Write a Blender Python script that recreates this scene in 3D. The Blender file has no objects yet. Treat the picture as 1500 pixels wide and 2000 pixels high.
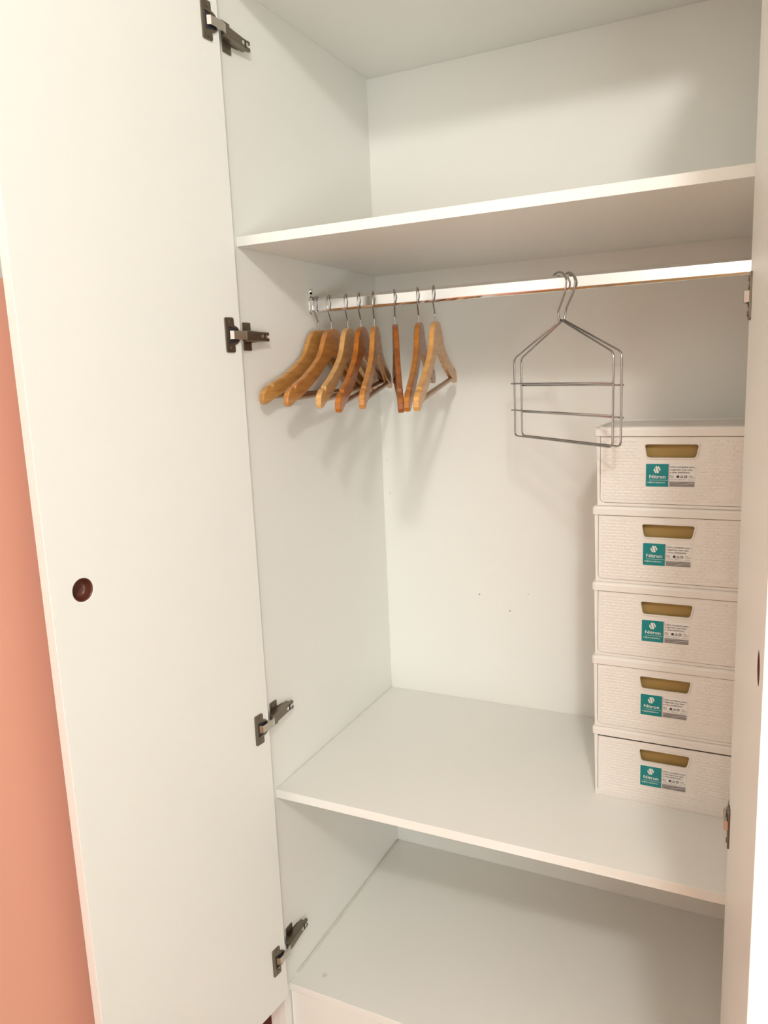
import bpy, bmesh, math, random
from math import sin, cos, pi, radians
from mathutils import Vector, Matrix
C = bpy.context.scene.collection
S = bpy.context.scene

# ---------------------------------------------------------------- camera
CX, CY, CZ = 0.79843, -1.10508, 0.76517
YAW, PITCH, ROLL, FPX = 0.457522, 0.175763, -0.0419755, 1496.126
fw = Vector((-sin(YAW)*cos(PITCH), cos(YAW)*cos(PITCH), -sin(PITCH)))
r0 = Vector((cos(YAW), sin(YAW), 0)); u0 = r0.cross(fw)
rr = cos(ROLL)*r0 + sin(ROLL)*u0; uu = -sin(ROLL)*r0 + cos(ROLL)*u0
cam = bpy.data.objects.new('camera', bpy.data.cameras.new('camera')); C.objects.link(cam)
cam.matrix_world = Matrix(((rr.x, uu.x, -fw.x, CX), (rr.y, uu.y, -fw.y, CY), (rr.z, uu.z, -fw.z, CZ), (0, 0, 0, 1)))
cam.data.sensor_fit = 'VERTICAL'; cam.data.sensor_height = 36.0
cam.data.lens = FPX/2000*36.0; cam.data.clip_start = 0.01
S.camera = cam

# ---------------------------------------------------------------- light and exposure
W = bpy.data.worlds.new('world'); S.world = W; W.use_nodes = True
bg = W.node_tree.nodes['Background']
bg.inputs['Color'].default_value = (0.72, 0.86, 1.0, 1); bg.inputs['Strength'].default_value = 1.0

def light(name, kind, loc, power, col, **k):
    l = bpy.data.lights.new(name, kind); l.energy = power; l.color = col
    for a, v in k.items(): setattr(l, a, v)
    o = bpy.data.objects.new(name, l); C.objects.link(o); o.location = loc
    return o
light('ceiling_bulb', 'POINT', (1.136, -1.75, 1.80), 59, (0.99, 0.985, 0.965), shadow_soft_size=0.075)
win = light('window_daylight', 'AREA', (1.80, -2.415, 0.05), 26, (0.90, 0.98, 1.0), shape='RECTANGLE', size=0.95, size_y=0.75)
win.rotation_euler = (Vector((0.25, 0.5, 0.1)) - Vector(win.location)).to_track_quat('-Z', 'Y').to_euler()

S.view_settings.view_transform = 'Standard'; S.view_settings.look = 'None'
S.view_settings.gamma = 1; S.view_settings.use_curve_mapping = False
S.view_settings.exposure = 0.0

# ---------------------------------------------------------------- materials
def mat(name, col, rough=.5, metal=0, bump=0, bscale=800, var=0, vscale=60, coord='Object', coat=0):
    m = bpy.data.materials.new(name); m.use_nodes = True
    nt = m.node_tree; N = nt.nodes; L = nt.links; b = N['Principled BSDF']
    b.inputs['Base Color'].default_value = (*col, 1); b.inputs['Roughness'].default_value = rough
    b.inputs['Metallic'].default_value = metal; b.inputs['Coat Weight'].default_value = coat
    tc = N.new('ShaderNodeTexCoord')
    if var:
        n = N.new('ShaderNodeTexNoise'); n.inputs['Scale'].default_value = vscale; n.inputs['Detail'].default_value = 4
        L.new(tc.outputs[coord], n.inputs['Vector'])
        mr = N.new('ShaderNodeMapRange'); mr.inputs[3].default_value = 1-var; mr.inputs[4].default_value = 1+var
        L.new(n.outputs['Fac'], mr.inputs[0])
        mx = N.new('ShaderNodeVectorMath'); mx.operation = 'SCALE'; mx.inputs[0].default_value = col
        L.new(mr.outputs[0], mx.inputs['Scale']); L.new(mx.outputs[0], b.inputs['Base Color'])
    if bump:
        n = N.new('ShaderNodeTexNoise'); n.inputs['Scale'].default_value = bscale; n.inputs['Detail'].default_value = 3
        L.new(tc.outputs[coord], n.inputs['Vector'])
        bp = N.new('ShaderNodeBump'); bp.inputs['Strength'].default_value = bump; bp.inputs['Distance'].default_value = .001
        L.new(n.outputs['Fac'], bp.inputs['Height']); L.new(bp.outputs[0], b.inputs['Normal'])
    return m

def spots(m, pts):
    """small dark marks of given centre, radius, colour, strength on a material (object coordinates)"""
    nt = m.node_tree; N = nt.nodes; L = nt.links; b = N['Principled BSDF']
    tc = N.new('ShaderNodeTexCoord')
    prev = b.inputs['Base Color'].links[0].from_socket if b.inputs['Base Color'].links else None
    base = tuple(b.inputs['Base Color'].default_value)
    for c, r, col, st in pts:
        d = N.new('ShaderNodeVectorMath'); d.operation = 'DISTANCE'; d.inputs[1].default_value = c
        L.new(tc.outputs['Object'], d.inputs[0])
        mr = N.new('ShaderNodeMapRange'); mr.inputs[1].default_value = r*.5; mr.inputs[2].default_value = r
        mr.inputs[3].default_value = st; mr.inputs[4].default_value = 0
        L.new(d.outputs['Value'], mr.inputs[0])
        mx = N.new('ShaderNodeMix'); mx.data_type = 'RGBA'
        L.new(mr.outputs[0], mx.inputs[0])
        if prev: L.new(prev, mx.inputs[6])
        else: mx.inputs[6].default_value = base
        mx.inputs[7].default_value = (*col, 1); prev = mx.outputs[2]
    L.new(prev, b.inputs['Base Color'])

WHITE = (0.88, 0.865, 0.805)
M = {}
M['melamine'] = mat('white_melamine', WHITE, .38, bump=.12, bscale=900)
M['melamine_back'] = mat('white_back_board', WHITE, .34, bump=.10, bscale=900)
M['melamine_low'] = mat('white_melamine_low_shelf', WHITE, .38, bump=.12, bscale=900)
M['edge'] = mat('white_edge_band', (0.86, 0.84, 0.80), .35)
M['darkwood'] = mat('mahogany', (0.10, 0.026, 0.014), .35, var=.35, vscale=14)
M['nickel'] = mat('hinge_nickel', (0.23, 0.195, 0.155), .34, metal=1, var=.15, vscale=200)
M['bright'] = mat('bright_nickel', (0.85, 0.84, 0.82), .16, metal=1)
M['black'] = mat('dark_recess', (0.035, 0.03, 0.04), .5)
M['link'] = mat('link_nickel', (0.62, 0.59, 0.54), .2, metal=1)
M['chrome'] = mat('chrome', (0.86, 0.86, 0.86), .09, metal=1)
M['wire'] = mat('chrome_wire', (0.48, 0.46, 0.45), .22, metal=1)
M['plastic'] = mat('white_plastic', (0.84, 0.80, 0.74), .42)
M['hollow'] = mat('shaded_plastic_interior', (0.42, 0.28, 0.09), .7)  # white plastic inside; brown paints in the dim light filtering through its walls
M['teal'] = mat('teal_print', (0.0, 0.235, 0.24), .4)
M['paper'] = mat('white_print', (0.86, 0.84, 0.80), .45)
M['ink'] = mat('black_ink', (0.06, 0.055, 0.06), .5)
M['grey'] = mat('grey_print', (0.27, 0.25, 0.24), .5)
M['redline'] = mat('red_print', (0.45, 0.10, 0.09), .5)
M['ceiling'] = mat('ceiling_paint', (0.80, 0.79, 0.76), .8)
M['wallwhite'] = mat('wall_white_paint', (0.78, 0.75, 0.70), .7, bump=.2, bscale=300)
M['filler'] = mat('caulk', (0.72, 0.69, 0.60), .6, var=.08, vscale=60)

def wood(name, light_c, dark_c, rough=.32):
    m = bpy.data.materials.new(name); m.use_nodes = True
    nt = m.node_tree; N = nt.nodes; L = nt.links; b = N['Principled BSDF']
    tc = N.new('ShaderNodeTexCoord'); mp = N.new('ShaderNodeMapping'); mp.inputs['Scale'].default_value = (60, 14, 90)
    n = N.new('ShaderNodeTexNoise'); n.inputs['Scale'].default_value = 1.6; n.inputs['Detail'].default_value = 6
    L.new(tc.outputs['Object'], mp.inputs[0]); L.new(mp.outputs[0], n.inputs['Vector'])
    cr = N.new('ShaderNodeValToRGB'); cr.color_ramp.elements[0].position = .32; cr.color_ramp.elements[1].position = .68
    cr.color_ramp.elements[0].color = (*dark_c, 1); cr.color_ramp.elements[1].color = (*light_c, 1)
    L.new(n.outputs['Fac'], cr.inputs[0]); L.new(cr.outputs[0], b.inputs['Base Color'])
    b.inputs['Roughness'].default_value = rough; b.inputs['Coat Weight'].default_value = .25; b.inputs['Coat Roughness'].default_value = .2
    return m

# two-tone painted wall: salmon below, off-white above
def two_tone():
    m = mat('salmon_and_white_wall', (0.7, 0.3, 0.2), .65)
    nt = m.node_tree; N = nt.nodes; L = nt.links; b = N['Principled BSDF']
    tc = N.new('ShaderNodeTexCoord'); sp = N.new('ShaderNodeSeparateXYZ'); L.new(tc.outputs['Object'], sp.inputs[0])
    gt = N.new('ShaderNodeMath'); gt.operation = 'GREATER_THAN'; gt.inputs[1].default_value = .912
    L.new(sp.outputs['Z'], gt.inputs[0])
    mx = N.new('ShaderNodeMix'); mx.data_type = 'RGBA'; mx.inputs[6].default_value = (0.80, 0.39, 0.275, 1); mx.inputs[7].default_value = (.72, .70, .66, 1)
    L.new(gt.outputs[0], mx.inputs[0]); L.new(mx.outputs[2], b.inputs['Base Color'])
    return m
M['twotone'] = two_tone()
M['floor'] = wood('wood_floor', (0.38, 0.21, 0.055), (0.24, 0.12, 0.026), .35)

# ---------------------------------------------------------------- mesh helpers
def mk(name, bm, material, parent=None, bevel=0, smooth=False, label=None):
    me = bpy.data.meshes.new(name); bmesh.ops.recalc_face_normals(bm, faces=bm.faces[:]); bm.to_mesh(me); bm.free()
    for mm in (material if isinstance(material, list) else [material]): me.materials.append(mm)
    return lk(name, me, parent, bevel, smooth, label)

def lk(name, me, parent=None, bevel=0, smooth=False, label=None):
    o = bpy.data.objects.new(name, me); C.objects.link(o)
    if parent: o.parent = parent
    if smooth:
        for p in me.polygons: p.use_smooth = True
    if bevel:
        bv = o.modifiers.new('bevel', 'BEVEL'); bv.width = bevel; bv.segments = 2; bv.limit_method = 'ANGLE'; bv.angle_limit = radians(40)
    if label: o['label'] = label
    return o

def empty(name, loc, label, cat, group=None, rz=0):
    o = bpy.data.objects.new(name, None); C.objects.link(o); o.location = loc; o.rotation_euler = (0, 0, rz)
    o.empty_display_size = .05; o['label'] = label; o['category'] = cat
    if group: o['group'] = group
    return o

def box(bm, x0, x1, y0, y1, z0, z1, f=None, mi=0):
    vs = [bm.verts.new((f or (lambda *a: a))(x, y, z)) for x in (x0, x1) for y in (y0, y1) for z in (z0, z1)]
    for q in ((0, 1, 3, 2), (4, 6, 7, 5), (0, 4, 5, 1), (2, 3, 7, 6), (0, 2, 6, 4), (1, 5, 7, 3)):
        bm.faces.new([vs[i] for i in q]).material_index = mi
    return vs

def prism(bm, loops, a, b, f, mi=0):
    """polygon with holes (loops of 2-D points) extruded from a to b; f(u, v, w) -> xyz"""
    rows = []
    for w in (a, b):
        edges = []; ring = []
        for lp in loops:
            vs = [bm.verts.new(f(u, v, w)) for u, v in lp]
            edges += [bm.edges.new((vs[i], vs[(i+1) % len(vs)])) for i in range(len(vs))]; ring.append(vs)
        rows.append(ring)
        if len(loops) == 1: bm.faces.new(ring[0]).material_index = mi
        else:
            g = bmesh.ops.triangle_fill(bm, edges=edges, use_beauty=True)
            for x in g['geom']:
                if isinstance(x, bmesh.types.BMFace): x.material_index = mi
    for A, B in zip(*rows):
        for i in range(len(A)):
            j = (i+1) % len(A); bm.faces.new((A[i], A[j], B[j], B[i])).material_index = mi

def rrect(x0, x1, y0, y1, r, n=5, corners=(1, 1, 1, 1)):
    """rounded rectangle, corners: bottom-left, bottom-right, top-right, top-left"""
    out = []
    for k, (cx, cy, a0, px, py) in enumerate(((x0+r, y0+r, pi, x0, y0), (x1-r, y0+r, 1.5*pi, x1, y0), (x1-r, y1-r, 0, x1, y1), (x0+r, y1-r, .5*pi, x0, y1))):
        if corners[k]:
            for i in range(n+1):
                a = a0+.5*pi*i/n; out.append((cx+r*cos(a), cy+r*sin(a)))
        else: out.append((px, py))
    return out

def round_poly(pts, r, n=4):
    """closed polygon with every corner rounded"""
    out = []; m = len(pts)
    for i in range(m):
        p, q, s = Vector(pts[i-1]), Vector(pts[i]), Vector(pts[(i+1) % m])
        a = (p-q).normalized()*r+q; b = (s-q).normalized()*r+q
        for k in range(n+1):
            t = k/n; out.append(tuple((1-t)**2*a+2*t*(1-t)*q+t*t*b))
    return out

def circle(cx, cy, r, n=32, a0=0): return [(cx+r*cos(a0+2*pi*i/n), cy+r*sin(a0+2*pi*i/n)) for i in range(n)]

def smooth_path(pts, n=6):
    """Catmull-Rom through the points"""
    P = [Vector(p) for p in pts]; P = [2*P[0]-P[1]]+P+[2*P[-1]-P[-2]]; out = []
    for i in range(1, len(P)-2):
        for k in range(n):
            t = k/n; a, b, c, d = P[i-1:i+3]
            out.append(.5*((2*b)+(-a+c)*t+(2*a-5*b+4*c-d)*t*t+(-a+3*b-3*c+d)*t**3))
    out.append(P[-2]); return out

def corner_path(pts, r, n=5):
    P = [Vector(p) for p in pts]; out = [P[0]]
    for i in range(1, len(P)-1):
        a = (P[i-1]-P[i]).normalized()*r+P[i]; b = (P[i+1]-P[i]).normalized()*r+P[i]
        for k in range(n+1):
            t = k/n; out.append((1-t)**2*a+2*t*(1-t)*P[i]+t*t*b)
    out.append(P[-1]); return out

def tube(bm, path, r, n=8, mi=0):
    path = [Vector(p) for p in path]; rings = []; prev = None
    for i, p in enumerate(path):
        t = (path[min(i+1, len(path)-1)]-path[max(i-1, 0)]).normalized()
        if prev is None:
            a = Vector((0, 0, 1)) if abs(t.z) < .9 else Vector((1, 0, 0)); x = t.cross(a).normalized()
        else: x = (prev-t*prev.dot(t)).normalized()
        prev = x; y = t.cross(x)
        rings.append([bm.verts.new(p+r*(cos(2*pi*k/n)*x+sin(2*pi*k/n)*y)) for k in range(n)])
    for A, B in zip(rings, rings[1:]):
        for k in range(n): bm.faces.new((A[k], A[(k+1) % n], B[(k+1) % n], B[k])).material_index = mi
    for g in (rings[0], rings[-1]): bm.faces.new(g).material_index = mi

def cyl(bm, p, q, r, n=20, mi=0): tube(bm, [p, q], r, n, mi)

# ---------------------------------------------------------------- room (z = 0 is the middle shelf; the floor is 0.80 below)
FZ, CEIL = -0.80, 1.90
def struct(name, x0, x1, y0, y1, z0, z1, m, bm=None):
    if bm is None: bm = bmesh.new(); box(bm, x0, x1, y0, y1, z0, z1)
    o = mk(name, bm, m); o['kind'] = 'structure'; return o
fl = bmesh.new(); box(fl, -.16, 3.0, -2.4, .60, FZ-.05, FZ); struct('floor', *[0]*6, M['floor'], fl)
struct('ceiling', -.16, 3.0, -2.4, .60, CEIL, CEIL+.05, M['ceiling'])
struct('wall_left', -.16, -.10, -2.4, .60, FZ, CEIL, M['twotone'])
struct('wall_back', -.10, 3.0, .53, .60, FZ, CEIL, M['wallwhite'])
struct('wall_right', 3.0, 3.06, -2.4, .60, FZ, CEIL, M['wallwhite'])
wf = bmesh.new()
prism(wf, [[(-.16, FZ), (3.06, FZ), (3.06, CEIL), (-.16, CEIL)], [(1.20, -.35), (1.20, .55), (2.40, .55), (2.40, -.35)]], -2.46, -2.4, lambda u, v, w: (u, w, v))
struct('wall_front', *[0]*6, M['wallwhite'], wf)
wb = bmesh.new()
prism(wb, [[(1.20, -.35), (1.20, .55), (2.40, .55), (2.40, -.35)], [(1.24, -.31), (1.24, .51), (2.36, .51), (2.36, -.31)]], -2.45, -2.41, lambda u, v, w: (u, w, v))
struct('window_1', *[0]*6, M['edge'], wb)

# ---------------------------------------------------------------- wardrobe
D, WI = 0.52, 0.80
wr = empty('wardrobe', (0, 0, FZ), 'tall built-in white wardrobe standing open with shelves, rail and two doors', 'wardrobe')
def wp(name, bm, m, parent=None, **k):
    o = mk(name, bm, m, parent or wr, **k)
    if parent is None: o.location = (0, 0, -FZ)
    return o
def board(name, *b, m=None, parent=None, bevel=.0007, **k):
    bm = bmesh.new(); box(bm, *b); return wp(name, bm, m or M['melamine'], parent, bevel=bevel, **k)
TOP = 1.403
pl = board('side_panel', -.018, 0, -.02, D+.006, FZ, TOP+.018)
board('outer_panel', -.036, -.0184, -.02, D+.006, FZ, TOP+.018)
pr = board('side_panel', WI, WI+.018, -.02, D+.006, FZ, TOP+.018)
board('top_panel', 0, WI, -.02, D, TOP, TOP+.018)
spots(M['melamine_back'], [((.013, .52, .57), .003, (.4, .38, .34), .3), ((.016, .52, .49), .003, (.4, .38, .34), .3),
                           ((.235, .52, .26), .0022, (.12, .1, .09), .9), ((.307, .52, .227), .0024, (.15, .13, .1), .8), ((.35, .52, .27), .002, (.3, .25, .2), .4)])
board('back_panel', 0, WI, D, D+.006, -.438, TOP, m=M['melamine_back'], bevel=0)
board('shelf', 0.0004, WI-.0004, 0, D, 1.0041-.0159, 1.0041, label='upper shelf above the rail')
board('shelf', 0.0004, WI-.0004, 0, D, -.0168, 0, label='middle shelf under the storage boxes')
spots(M['melamine_low'], [((.055, .045, -.42), .007, (.45, .42, .38), .35)])
board('shelf', 0.0004, WI-.0004, 0, D, -.436, -.42, m=M['melamine_low'], label='low empty shelf with a faint spot')
board('drawer_front', 0.002, WI-.002, .001, .019, -.745, -.4375, label='drawer front below the low shelf')
board('plinth', 0, WI, .03, .048, FZ, -.75)
board('filler_strip', -.0995, -.0365, -.015, .003, FZ, TOP+.018, m=M['darkwood'], label='dark wooden filler strip beside the wall')
# uneven bead of sealant along the low shelf
bm = bmesh.new(); rnd = random.Random(3)
pts = [(.002+rnd.uniform(-.0008, .0008), .02+i*.0245, -.4185) for i in range(21)]
tube(bm, smooth_path(pts, 3), .003, 6); wp('sealant_bead', bm, M['filler'], smooth=True)

# hanging rail: flattened oval tube
RY, RZ = .232, .9062
def oval(y, z, a, b, n=28):       # stadium: half depth a, half height b
    out = []
    m = n//2
    for k in (0, 1):
        for i in range(m+1):
            t = pi*k+pi*i/m; out.append((y+a*cos(t), z+(b-a)*(1-2*k)+a*sin(t)))
    return out
cr_ = radians(-4); RP = [(-.0075, -.0095), (-.0045, -.0135), (.0045, -.0135), (.0075, -.0095), (.0075, .0085), (.0038, .0135), (-.0030, .0135), (-.0075, .0085)]
RP = [(RY+y*cos(cr_)-z*sin(cr_), RZ+y*sin(cr_)+z*cos(cr_)) for y, z in RP]
bm = bmesh.new(); prism(bm, [RP], .0045, WI-.0045, lambda u, v, w: (w, u, v))
rail = wp('hanging_rail', bm, M['chrome'])
bv = rail.modifiers.new('bevel', 'BEVEL'); bv.width = .0008; bv.segments = 2; bv.limit_method = 'ANGLE'; bv.angle_limit = radians(20)
for side in (0, 1):
    X = (lambda w: w) if side == 0 else (lambda w: WI-w)
    bm = bmesh.new()
    prism(bm, [oval(RY, RZ, .0115, .0175)], 0, .0018, lambda u, v, w: (X(w), u, v))
    prism(bm, [oval(RY, RZ, .0105, .0165), oval(RY, RZ, .0078, .0138)], .0018, .0078, lambda u, v, w: (X(w), u, v))
    prism(bm, [circle(RY-.001, RZ+.0265, .0055, 16)], 0, .0018, lambda u, v, w: (X(w), u, v))
    box(bm, min(X(0), X(.0018)), max(X(0), X(.0018)), RY-.006, RY+.004, RZ+.012, RZ+.026)
    cyl(bm, (X(.001), RY-.001, RZ+.0275), (X(.0042), RY-.001, RZ+.0275), .0032, 12)
    mk('rail_bracket', bm, M['bright'], rail)

# doors
DW, DZ0, DZ1, DT = .3989, -.419, 1.410, .018
doors = {}
def doorf(side):
    if side == 'L':
        hx, hy, a = .0173, -.0299, .1188
        return lambda s, z, o: (hx-s*sin(a)-o*cos(a), hy-s*cos(a)+o*sin(a), z)
    hx, hy, b = .7831, -.0301, .0685
    return lambda s, z, o: (hx+s*sin(b)+o*cos(b), hy-s*cos(b)+o*sin(b), z)
HS, HZ, HR = DW-.0497, .4938, .0165
HINGES = (1.312, .8412, .150, -.322)
for side in 'LR':
    f = doorf(side); bm = bmesh.new()
    prism(bm, [[(0, DZ0), (DW, DZ0), (DW, DZ1), (0, DZ1)], circle(HS, HZ, HR, 36)], 0, DT, f)
    d = wp('door', bm, [M['melamine']], bevel=.0008,
           label='hinged door opened against the salmon wall' if side == 'L' else 'hinged door seen almost edge-on')
    doors[side] = d
    # finger pull: recessed brown cup filling the bored hole
    bm = bmesh.new(); n = 32
    rings = []
    for r, o in ((HR-.0001, .0006), (HR-.0012, .0006), (HR-.0018, .004), (HR-.003, .0125), (HR-.006, .0150), (.004, .0158)):
        rings.append([bm.verts.new(f(HS+r*cos(2*pi*k/n), HZ+r*sin(2*pi*k/n), o)) for k in range(n)])
    for A, B in zip(rings, rings[1:]):
        for k in range(n): bm.faces.new((A[k], A[(k+1) % n], B[(k+1) % n], B[k]))
    bm.faces.new(rings[-1])
    mk('finger_pull', bm, M['darkwood'], d, smooth=True, label='reddish brown round finger pull')

def hinge(side, z):
    f = doorf(side); d = doors[side]; panel = pl if side == 'L' else pr
    X = (lambda x: x) if side == 'L' else (lambda x: WI-x)
    g = lambda s, v, o: f(s, z+v, -o)           # o: out of the inner face, into the room side of the door
    # flange with the cup lobe towards the hinge edge
    lobe = [(.0185+.0155*cos(a), .0155*sin(a)) for a in [radians(t) for t in range(265, 94, -10)]]
    plate = [(.019, -.028), (.0355, -.028), (.0375, -.026), (.0375, .026), (.0355, .028), (.019, .028), (.017, .026), (.017, .0175)]
    out = plate + [p for p in reversed(lobe)] + [(.017, -.0175), (.017, -.026)]
    slot = [(.009, -.0095), (.031, -.0135), (.031, .0135), (.009, .0095)]
    bm = bmesh.new(); prism(bm, [out, slot], 0, .0026, g)
    # walls of the sunk cup
    prism(bm, [[(.0083, -.0103), (.0317, -.0143), (.0317, .0143), (.0083, .0103)], slot], -.0005, .0026, g)
    for v in (-.021, .021):
        cyl(bm, g(.0255, v, .002), g(.0255, v, .0038), .0035, 12)
    mk('hinge_cup', bm, M['nickel'], d, bevel=.0004)
    bm = bmesh.new(); prism(bm, [[(.0086, -.0100), (.0315, -.0140), (.0315, .0140), (.0086, .0100)]], .0002, .0012, g)
    prism(bm, [[(.016, -.008), (.028, -.008), (.028, .008), (.016, .008)]], .0012, .0022, g)
    mk('cup_recess', bm, M['black'], d)
    # cranked link from cup to arm
    A0 = Vector(g(.0262, 0, .001)); A1 = Vector(g(.0235, 0, .0060)); B0 = Vector((X(.0225), -.026, z)); B1 = Vector((X(.0195), -.017, z))
    bm = bmesh.new(); t = .0018; rows = []
    path = [A0, A1, B0, B1]
    for i, p in enumerate(path):
        tg = (path[min(i+1, 3)]-path[max(i-1, 0)]).normalized(); nn = tg.cross(Vector((0, 0, 1))).normalized()
        rows.append([bm.verts.new(p+a*nn*t+Vector((0, 0, b*.0068))) for a, b in ((1, 1), (1, -1), (-1, -1), (-1, 1))])
    for A, B in zip(rows, rows[1:]):
        for k in range(4): bm.faces.new((A[k], A[(k+1) % 4], B[(k+1) % 4], B[k]))
    bm.faces.new(rows[0]); bm.faces.new(rows[-1])
    mk('hinge_link', bm, M['link'], d, bevel=.0005, label='bright metal link of the hinge')
    # mounting plate on the side panel
    h = lambda u, v, w: (X(w), u, z+v)
    bm = bmesh.new()
    prism(bm, [round_poly([(-.001, -.0235), (.0205, -.0235), (.0205, -.010), (.040, -.0085), (.046, -.006), (.046, .006), (.040, .0085), (.0205, .010), (.0205, .0235), (-.001, .0235)], .0012, 2)], 0.0001, .0022, h)
    for v in (-.0165, .0165):
        prism(bm, [rrect(.002, .0165, v-.005, v+.005, .002, 3), circle(.0095, v, .0026, 10)], .0022, .0032, h)
    mk('mounting_plate', bm, M['nickel'], panel, bevel=.0003)
    # arm: raised channel that tapers and lowers towards the back of the wardrobe
    bm = bmesh.new()
    sec = [(-.0195, .0088, .0195), (-.001, .0092, .0182), (.010, .0088, .0172), (.035, .0082, .0150), (.052, .0080, .0138)]
    rows = []
    for u, hw, ht in sec:
        lo = .0125 if u < -.01 else .0022
        rows.append([bm.verts.new(h(u, a, w)) for a, w in ((-hw, lo), (-hw, ht-.0015), (-hw+.0015, ht), (hw-.0015, ht), (hw, ht-.0015), (hw, lo))])
    for A, B in zip(rows, rows[1:]):
        for k in range(6): bm.faces.new((A[k], A[(k+1) % 6], B[(k+1) % 6], B[k]))
    bm.faces.new(rows[0]); bm.faces.new(rows[-1])
    for v in (-.0050, .0050): box(bm, *sorted((X(.008), X(.0136))), .0515, .059, z+v-.0027, z+v+.0027)
    mk('hinge_arm', bm, M['nickel'], panel, bevel=.0003)
    bm = bmesh.new()
    box(bm, *sorted((X(.0136), X(.0150))), .0435, .0460, z-.006, z+.006)
    mk('arm_slot', bm, M['black'], panel)
    for u, r in ((.0375, .0032), (.0495, .0030)):
        bm = bmesh.new(); cyl(bm, (X(.0130), u, z), (X(.0154 if u < .04 else .0144), u, z), r, 14)
        bm2 = [X(.0155 if u < .04 else .0145), X(.0157 if u < .04 else .0147)]
        box(bm, min(bm2), max(bm2), u-.0022, u+.0022, z-.0004, z+.0004)
        mk('screw', bm, M['bright'], panel)
for side in 'LR':
    for z in HINGES: hinge(side, z if side == 'L' else z-(.007 if z == .150 else 0))

# ---------------------------------------------------------------- wooden hangers (origin at the neck, u runs along the shoulders in -Y)
def hanger_outline():
    top = [(0, 0), (.014, -.0008), (.027, -.0045), (.040, -.014), (.050, -.027), (.060, -.041), (.075, -.054), (.095, -.065), (.118, -.076), (.145, -.087),
           (.170, -.0945), (.1845, -.099)]
    tip = [(.1925, -.1015), (.203, -.105), (.2125, -.111), (.218, -.119), (.2195, -.127), (.2165, -.133), (.2105, -.1350), (.203, -.1335)]
    low = [(.190, -.1290), (.170, -.1225), (.145, -.1150), (.118, -.1050), (.090, -.0930), (.065, -.0800), (.045, -.0690), (.028, -.0600), (.012, -.0555), (0, -.0545)]
    notch = [(.1838, -.1045), (.1925, -.1070)]
    right = top+notch+tip+low
    left = [(-x, y) for x, y in reversed(right) if x > 1e-6]
    return right+left
TH = .0102
def wood_body_mesh():
    bm = bmesh.new(); prism(bm, [hanger_outline()], -TH/2, TH/2, lambda u, v, w: (w, -u, v))
    bmesh.ops.recalc_face_normals(bm, faces=bm.faces[:])
    me = bpy.data.meshes.new('body'); bm.to_mesh(me); bm.free(); me.materials.append(None); return me
def hook_mesh():
    bm = bmesh.new()
    P = [(0, -.006), (0, .006), (0, .014), (.0060, .0235), (.0128, .0345)]
    for t in range(0, 181, 20):
        a = radians(t); P.append((.0148*cos(a), .0478+.0152*sin(a)))
    P += [(-.0150, .042), (-.0148, .0385)]
    path = P[:5]+P[5:]
    tube(bm, smooth_path([(0, -u, v) for u, v in path], 3), .00135, 8)
    tube(bm, [(0, .0148, .0385), (0, .0147, .0375)], .0018, 8)
    me = bpy.data.meshes.new('hook'); bmesh.ops.recalc_face_normals(bm, faces=bm.faces[:]); bm.to_mesh(me); bm.free(); me.materials.append(M['wire']); return me
def bar_mesh():
    bm = bmesh.new(); cyl(bm, (0, -.2025, -.1215), (0, .2025, -.1215), .0048, 12)
    me = bpy.data.meshes.new('trouser_bar'); bm.to_mesh(me); bm.free(); me.materials.append(None); return me
BODY, HOOK, BAR = wood_body_mesh(), hook_mesh(), bar_mesh()
for me in (HOOK, BAR):
    for p in me.polygons: p.use_smooth = len(p.vertices) == 4
tones = {
 'honey': wood('honey_wood', (0.60, 0.30, 0.085), (0.42, 0.19, 0.045)),
 'amber': wood('amber_wood', (0.56, 0.245, 0.060), (0.38, 0.145, 0.030)),
 'pale': wood('pale_wood', (0.70, 0.40, 0.150), (0.52, 0.27, 0.085)),
 'orange': wood('orange_wood', (0.50, 0.160, 0.012), (0.30, 0.080, 0.006)),
 'tan': wood('tan_wood', (0.56, 0.250, 0.050), (0.40, 0.150, 0.026)),
 'brown': wood('brown_wood', (0.36, 0.105, 0.010), (0.20, 0.052, 0.006)),
 'russet': wood('russet_wood', (0.44, 0.165, 0.022), (0.29, 0.095, 0.010)),
 'blond': wood('blond_wood', (0.68, 0.36, 0.11), (0.50, 0.23, 0.06))}
HANG = [  # x of the neck, swing, tip drop, tone, label
 (.0138, 1.5, -.129, 'honey', 'honey-coloured wooden hanger closest to the side panel, end of the row'),
 (.0423, 6.2, -.135, 'amber', 'amber wooden hanger next after the one closest to the side panel'),
 (.0786, 12.8, -.141, 'pale', 'pale wooden hanger with light tip, just before the dark orange one'),
 (.1064, 14.5, -.152, 'orange', 'dark orange wooden hanger in the middle of the crowded group of five'),
 (.1362, 19.0, -.145, 'tan', 'tan wooden hanger seen edge-on with a light notch, beside the gap in the row'),
 (.1799, 26.1, -.156, 'brown', 'dark brown narrow-looking wooden hanger, first after the gap in the row'),
 (.2275, 16.3, -.153, 'russet', 'russet wooden hanger between the dark brown and the blond hanger'),
 (.2594, 12.3, -.152, 'blond', 'blond wooden hanger showing its open triangle, nearest to the metal hanger')]
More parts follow.
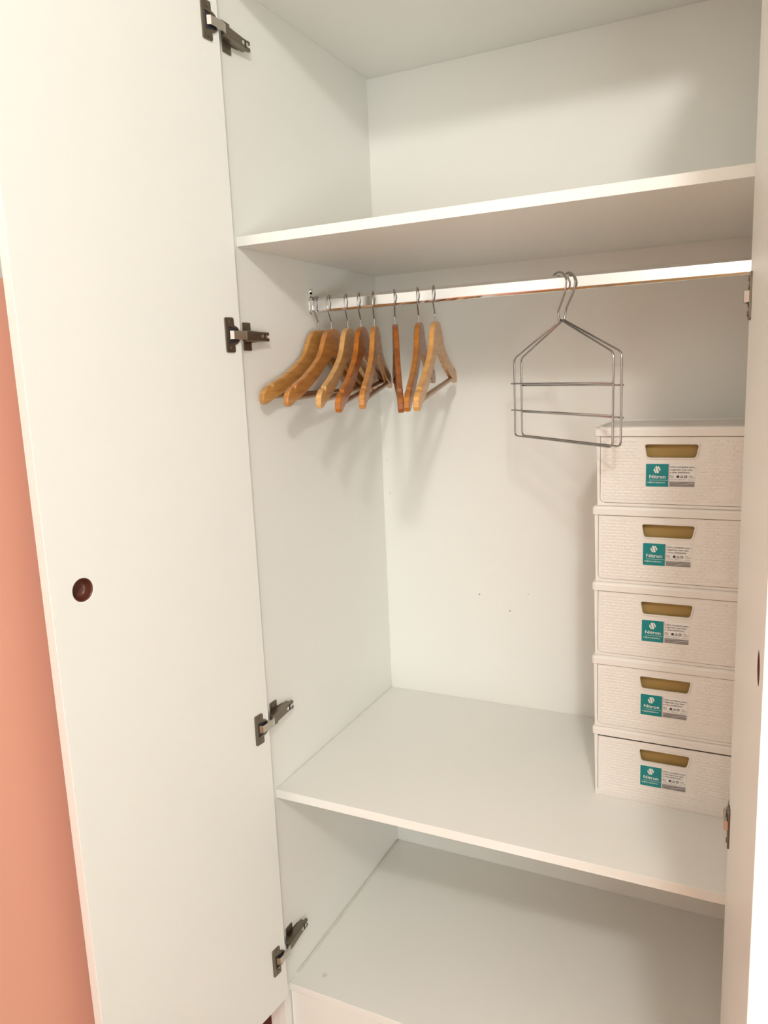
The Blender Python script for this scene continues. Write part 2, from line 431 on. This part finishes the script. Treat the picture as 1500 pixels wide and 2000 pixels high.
for i, (hx, az, drop, tone, lab) in enumerate(HANG):
    tilt = (-.129-drop)/.217*.85
    t = empty('wooden_hanger', (hx, RY, .8590), lab, 'hanger', 'wooden hangers on the rail', radians(az))
    t.rotation_euler = (tilt, 0, radians(az)) ; t.rotation_mode = 'XYZ'
    # swing about the contact on top of the rail rather than about the neck
    off = Matrix.Rotation(radians(az), 3, 'Z') @ Matrix.Rotation(tilt, 3, 'X') @ Vector((0, 0, .0618))
    t.location = Vector((hx, RY, .8590+.0618)) - off + Vector((0, 0, .0004))
    for nm, me in (('body', BODY), ('hook', HOOK), ('trouser_bar', BAR)):
        o = bpy.data.objects.new(nm, me); C.objects.link(o); o.parent = t
        if nm != 'hook':
            o.material_slots[0].link = 'OBJECT'; o.material_slots[0].material = tones[tone if nm == 'body' else ('blond' if tone in ('blond', 'pale') else tone)]
        if nm == 'body':
            bv = o.modifiers.new('bevel', 'BEVEL'); bv.width = .0022; bv.segments = 2; bv.limit_method = 'ANGLE'; bv.angle_limit = radians(50)

# ---------------------------------------------------------------- chrome wire hanger
mh = empty('wire_hanger', (.4921, RY, .8442), 'chrome wire trouser hanger with double frame and cross bars, hanging apart from the wooden ones', 'hanger', rz=radians(45))
WR = .0017; HW = .155
for k, w in enumerate((-.0075, .0075)):
    s = 1 if k == 0 else 1
    bm = bmesh.new()
    lo = -.203
    pts = [(0, .002), (HW, -.058), (HW, lo), (-HW, lo), (-HW, -.058), (0, .002)]
    P = corner_path([(w if abs(u) > .01 else w*.35, -u, v) for u, v in pts], .010, 4)
    tube(bm, P, WR, 8); o = mk('frame', bm, M['wire'], mh, smooth=True)
    bm = bmesh.new()
    P = [(-.001, -.002), (-.001, .014), (.004, .0235), ((.0225 if k else .0195), .045)]
    for t in range(0, 181, 20):
        a = radians(t); P.append(((.0080+.0195*cos(a)) if k else (-.0010+.0245*cos(a)), .0595+.0016*(1-k)+.0188*sin(a)))
    P += [(-.0130, .057), (-.0150, .053)] if k else [(-.0252, .057), (-.0260, .053)]
    wk = w*.95
    tube(bm, smooth_path([(wk if v > .01 else w*.5, -u, v) for u, v in P], 3), WR, 8); mk('hook', bm, M['wire'], mh, smooth=True)
    for zz in (-.104, -.154):
        bm = bmesh.new(); yy = w+(WR*1.6 if w > 0 else -WR*1.6)
        zz -= .004*k; cyl(bm, (yy, HW+.007, zz), (yy, -HW-.001, zz), WR*.92, 8); mk('cross_bar', bm, M['wire'], mh, smooth=True)

# ---------------------------------------------------------------- storage boxes (local: x 0..0.246, y 0 front .. , z 0..0.133)
BW, BH, BD = .246, .133, .188
def plastic(name, bm, smooth=False): 
    bmesh.ops.recalc_face_normals(bm, faces=bm.faces[:]); me = bpy.data.meshes.new(name); bm.to_mesh(me); bm.free(); return me
XZ = lambda u, v, w: (u, w, v)
parts = []          # (name, mesh, parent key, bevel, kind)
def bpart(name, bm, m, parent=None, bevel=0, kind=None):
    me = plastic(name, bm); me.materials.append(m); parts.append((name, me, parent, bevel, kind)); return name
OPEN = (.0100, .2360, .0050, .1165)     # opening of the front frame
# body: front frame ring + three walls + floor (slightly tapered)
bm = bmesh.new()
tx = lambda u, v: u+(.0025*(1-v/.116))*(1 if u < .123 else -1)
prism(bm, [[(.0035+.0025, 0), (BW-.0060, 0), (BW-.0035, .1185), (.0035, .1185)],
           rrect(OPEN[0], OPEN[1], OPEN[2], OPEN[3], .009, 5, (1, 1, 0, 0))], .003, .0075, XZ)
for x0, x1 in ((.0035, .0053), (BW-.0053, BW-.0035)):
    vs = box(bm, x0, x1, .0075, BD-.006, 0, .1185)
    for v in vs:
        if v.co.z < .01: v.co.x += .0025 if x0 < .1 else -.0025
box(bm, .006, BW-.006, BD-.008, BD-.006, 0, .1185); box(bm, .006, BW-.006, .0075, BD-.008, 0.0004, .0022)
bpart('body', bm, M['plastic'], bevel=.0006)
# lid with overhanging rim; rounded back corners and a sunk top
bm = bmesh.new(); XY = lambda u, v, w: (u, v, w)
lo_ = round_poly([(0, 0), (BW, 0), (BW, BD), (0, BD)], .008, 4)
lob = rrect(0, BW, 0, BD, .006, 4)[:]
def lidloop(g, r1, r2):
    a = [(g, g+r1)]; 
    out = []
    for cx, cy, a0, r in ((g+r1, g+r1, pi, r1), (BW-g-r1, g+r1, 1.5*pi, r1), (BW-g-r2, BD-g-r2, 0, r2), (g+r2, BD-g-r2, .5*pi, r2)):
        for i in range(6): t = a0+.5*pi*i/5; out.append((cx+r*cos(t), cy+r*sin(t)))
    return out
levels = [(.0015, .1170), (0, .1180), (0, .1278), (.0012, .1312), (.0042, .1330), (.0090, .1330), (.0105, .1308)]
rings = [[bm.verts.new((x, y, z)) for x, y in lidloop(g, .006, .022)] for g, z in levels]
for A, B in zip(rings, rings[1:]):
    for k in range(len(A)): bm.faces.new((A[k], A[(k+1) % len(A)], B[(k+1) % len(A)], B[k]))
bm.faces.new(rings[0]); bm.faces.new(rings[-1])
bpart('lid', bm, M['plastic'])
# drawer front with trapezoid handle hole
bm = bmesh.new()
hole = round_poly([(.0855, .0825), (.1595, .0825), (.1640, .1040), (.0815, .1040)], .0045, 4)
rim = round_poly([(.0835, .0805), (.1617, .0805), (.1665, .1062), (.0792, .1062)], .0060, 4)
df = rrect(OPEN[0]+.0007, OPEN[1]-.0007, OPEN[2]+.0007, OPEN[3]-.0005, .008, 5, (1, 1, 0, 0))
prism(bm, [df, hole], .0026, .0046, XZ)
bpart('drawer', bm, M['plastic'], bevel=.0005)
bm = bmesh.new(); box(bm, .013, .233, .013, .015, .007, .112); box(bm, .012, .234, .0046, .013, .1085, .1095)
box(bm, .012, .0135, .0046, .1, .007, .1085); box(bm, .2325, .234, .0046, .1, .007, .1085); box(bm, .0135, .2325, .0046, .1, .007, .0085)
bpart('drawer_interior', bm, M['hollow'], 'drawer')  # backing behind the handle hole, its inner shading given as a brown colour
bm = bmesh.new(); prism(bm, [rim, hole], .0008, .0030, XZ); bpart('handle_rim', bm, M['plastic'], 'drawer', .0005)
# woven relief on the drawer front
bm = bmesh.new(); cw, ch = .0112, .00535
nx = int((df[2][0] if 0 else (.2330-.0150))/cw); nz = int((.1130-.0105)/ch)
def inpad(x, z, x0, x1, z0, z1): return x0 < x < x1 and z0 < z < z1
for j in range(nz):
    for i in range(nx+1):
        x0 = .0150+(i-(.5 if j % 2 else 0))*cw; x1 = x0+cw*.93; x0 = max(x0, .0150); x1 = min(x1, .2315)
        if x1-x0 < .003: continue
        z0 = .0105+j*ch; z1 = z0+ch*.86; cx, cz = (x0+x1)/2, (z0+z1)/2
        if inpad(cx, cz, .072, .173, .0765, .114) or inpad(cx, cz, .079, .166, .0315, .0760) or inpad(cx, cz, .186, .224, .014, .0295): continue
        e = .0011; y = .0026; t = .0007 if (i+j) % 2 else .0005
        a = [bm.verts.new((p, y+.0003, q)) for p, q in ((x0, z0), (x1, z0), (x1, z1), (x0, z1))]
        b = [bm.verts.new((p, y-t, q)) for p, q in ((x0+e, z0+e), (x1-e, z0+e), (x1-e, z1-e), (x0+e, z1-e))]
        bm.faces.new(b)
        for k in range(4): bm.faces.new((a[k], a[(k+1) % 4], b[(k+1) % 4], b[k]))
bpart('weave_relief', bm, M['plastic'], 'drawer', 0, 'stuff')
bm = bmesh.new(); prism(bm, [rrect(.189, .2185, .016, .0275, .0015, 3)], .0020, .0030, XZ); bpart('recycling_plate', bm, M['plastic'], 'drawer', .0003)

# printed sticker
SX0, SX1, SXM, SZ0, SZ1 = .0838, .1595, .1195, .0345, .0725
YS = .0016
def flat(polys, y, th=.00012):
    bm = bmesh.new()
    for p in polys: prism(bm, [p], y, y-th, XZ)
    return bm
def rect(a, b, c, d): return [(a, c), (b, c), (b, d), (a, d)]
bm = flat([rrect(SX0, SX1, SZ0, SZ1, .0015, 3)], .0027, .0011); bpart('sticker', bm, M['paper'], None)
bm = flat([rrect(SX0+.0002, SXM-.0005, SZ0+.0003, SZ1-.0003, .0015, 3, (1, 0, 0, 1))], YS); bpart('teal_field', bm, M['teal'], 'sticker')
def text_mesh(lines, name, m, y):
    """lines: (text, x, z, size, weight, max width)"""
    bm = bmesh.new()
    for s, x, z, size, wgt, wmax in lines:
        cu = bpy.data.curves.new('t', 'FONT'); cu.body = s; cu.size = size; cu.resolution_u = 2; cu.offset = wgt*size; cu.fill_mode = 'FRONT'
        ob = bpy.data.objects.new('t', cu); C.objects.link(ob)
        me = bpy.data.meshes.new_from_object(ob.evaluated_get(bpy.context.evaluated_depsgraph_get()))
        xs = [v.co.x for v in me.vertices]; k = wmax/(max(xs)-min(xs)) if wmax else 1; x_0 = min(xs)
        for v in me.vertices: v.co = Vector((x+(v.co.x-x_0)*k, y, z+v.co.y))
        bm.from_mesh(me); bpy.data.objects.remove(ob); bpy.data.curves.remove(cu); bpy.data.meshes.remove(me)
    me = bpy.data.meshes.new(name); bm.to_mesh(me); bm.free(); me.materials.append(m); parts.append((name, me, 'sticker', 0, None))
YT = YS-.00035
text_mesh([('Nitron', SX0+.0058, SZ0+.0140, .0082, .012, .0250), ('@nitronplasticos', SX0+.0058, SZ0+.0062, .0034, .012, .0240)], 'white_lettering', M['paper'], YT)
text_mesh([('Linha completa para', .1212, SZ0+.0318, .0042, .008, .0370), ('organizar sua casa', .1212, SZ0+.0274, .0042, .008, .0340), ('e seus ambientes.', .1212, SZ0+.0230, .0042, .008, .0310),
           ('BPA', .1214, SZ0+.0176, .0028, .0, .0055), ('FREE', .1214, SZ0+.0152, .0028, .0, .0055), ('100%', .1505, SZ0+.0176, .0026, .0, .0050), ('reciclavel', .1505, SZ0+.0153, .0026, .0, .0080),
           ('www.nitron', .1214, SZ0+.0122, .0022, .0, .0110), ('@nitron', .1345, SZ0+.0120, .0022, .0, .0100), ('/nitron', .1480, SZ0+.0118, .0022, .0, .0100)], 'dark_lettering', M['ink'], YT)
# emblem: two slanted bars joined by a rising stroke
ex, ez = SX0+.0175, SZ0+.0283
EA = [(-.0056, -.0004), (-.0042, .0026), (-.0008, -.0050), (-.0026, -.0058)]
bm = flat([[(ex+x, ez+z) for x, z in EA], [(ex-x, ez-z) for x, z in EA],
           [(ex+x, ez+z) for x, z in ((-.0030, .0044), (-.0012, .0058), (.0001, .0056), (.0030, -.0044), (.0012, -.0058), (-.0001, -.0056))],
           rect(SX0+.0060, SXM-.0012, SZ0+.0109, SZ0+.0113), circle(SX0+.0040, SZ0+.0072, .0009, 10)], YT); bpart('emblem', bm, M['paper'], 'sticker')
bm = flat([rect(SXM, SXM+.0006, SZ0, SZ1)], YS); bpart('red_line', bm, M['redline'], 'sticker')
bm = flat([circle(.1335, SZ0+.0173, .0023, 14)], YT)
tri = lambda c, z, r: [(c+r*cos(a), z+r*sin(a)) for a in (pi/2, pi*7/6, pi*11/6)]
prism(bm, [tri(.1395, SZ0+.0168, .0030), tri(.1395, SZ0+.0168, .0016)], YT, YT-.0001, XZ)
prism(bm, [circle(.1453, SZ0+.0173, .0023, 14), circle(.1453, SZ0+.0173, .0013, 14)], YT, YT-.0001, XZ)
bpart('recycling_icons', bm, M['ink'], 'sticker')
bm = flat([rect(.1208, .1588, SZ0+.0008, SZ0+.0092)]+[rect(.1208, .1588, SZ0+.0100, SZ0+.0102)], YS); bpart('grey_block', bm, M['grey'], 'sticker')
bm = flat([[(.1350, SZ0+.0030), (.1500, SZ0+.0062), (.1588, SZ0+.0062), (.1588, SZ0+.0066), (.1495, SZ0+.0066), (.1348, SZ0+.0033)],
           rect(.1212, .1400, SZ0+.0076, SZ0+.0078)], YT); bpart('pale_lines', bm, M['paper'], 'sticker')

BOXLAB = ['white woven-pattern plastic drawer box at the bottom of the stack, standing on the shelf',
          'white woven-pattern plastic drawer box second from the bottom of the stack',
          'white woven-pattern plastic drawer box in the middle of the stack of five',
          'white woven-pattern plastic drawer box directly beneath the topmost one',
          'topmost white woven-pattern plastic drawer box, behind the wire hanger']
jit = [(.5515, 0), (.5500, -.001), (.5495, 0), (.5490, .001), (.5515, 0)]
for i in range(5):
    t = empty('storage_box', (jit[i][0], .2040+jit[i][1], i*(BH+.0003)+.0001), BOXLAB[i], 'storage box', 'white drawer boxes stacked on the middle shelf')
    made = {}
    for nm, me, par, bev, kind in parts:
        o = bpy.data.objects.new(nm, me); C.objects.link(o); o.parent = made[par] if par else t; made[nm] = o
        if kind: o['kind'] = kind
        if bev:
            bv = o.modifiers.new('bevel', 'BEVEL'); bv.width = bev; bv.segments = 2; bv.limit_method = 'ANGLE'; bv.angle_limit = radians(40)
        if i == 0 and nm == 'sticker': o['label'] = 'teal and white product sticker'
        if nm == 'drawer' and i == 0: o.location.z = -.002
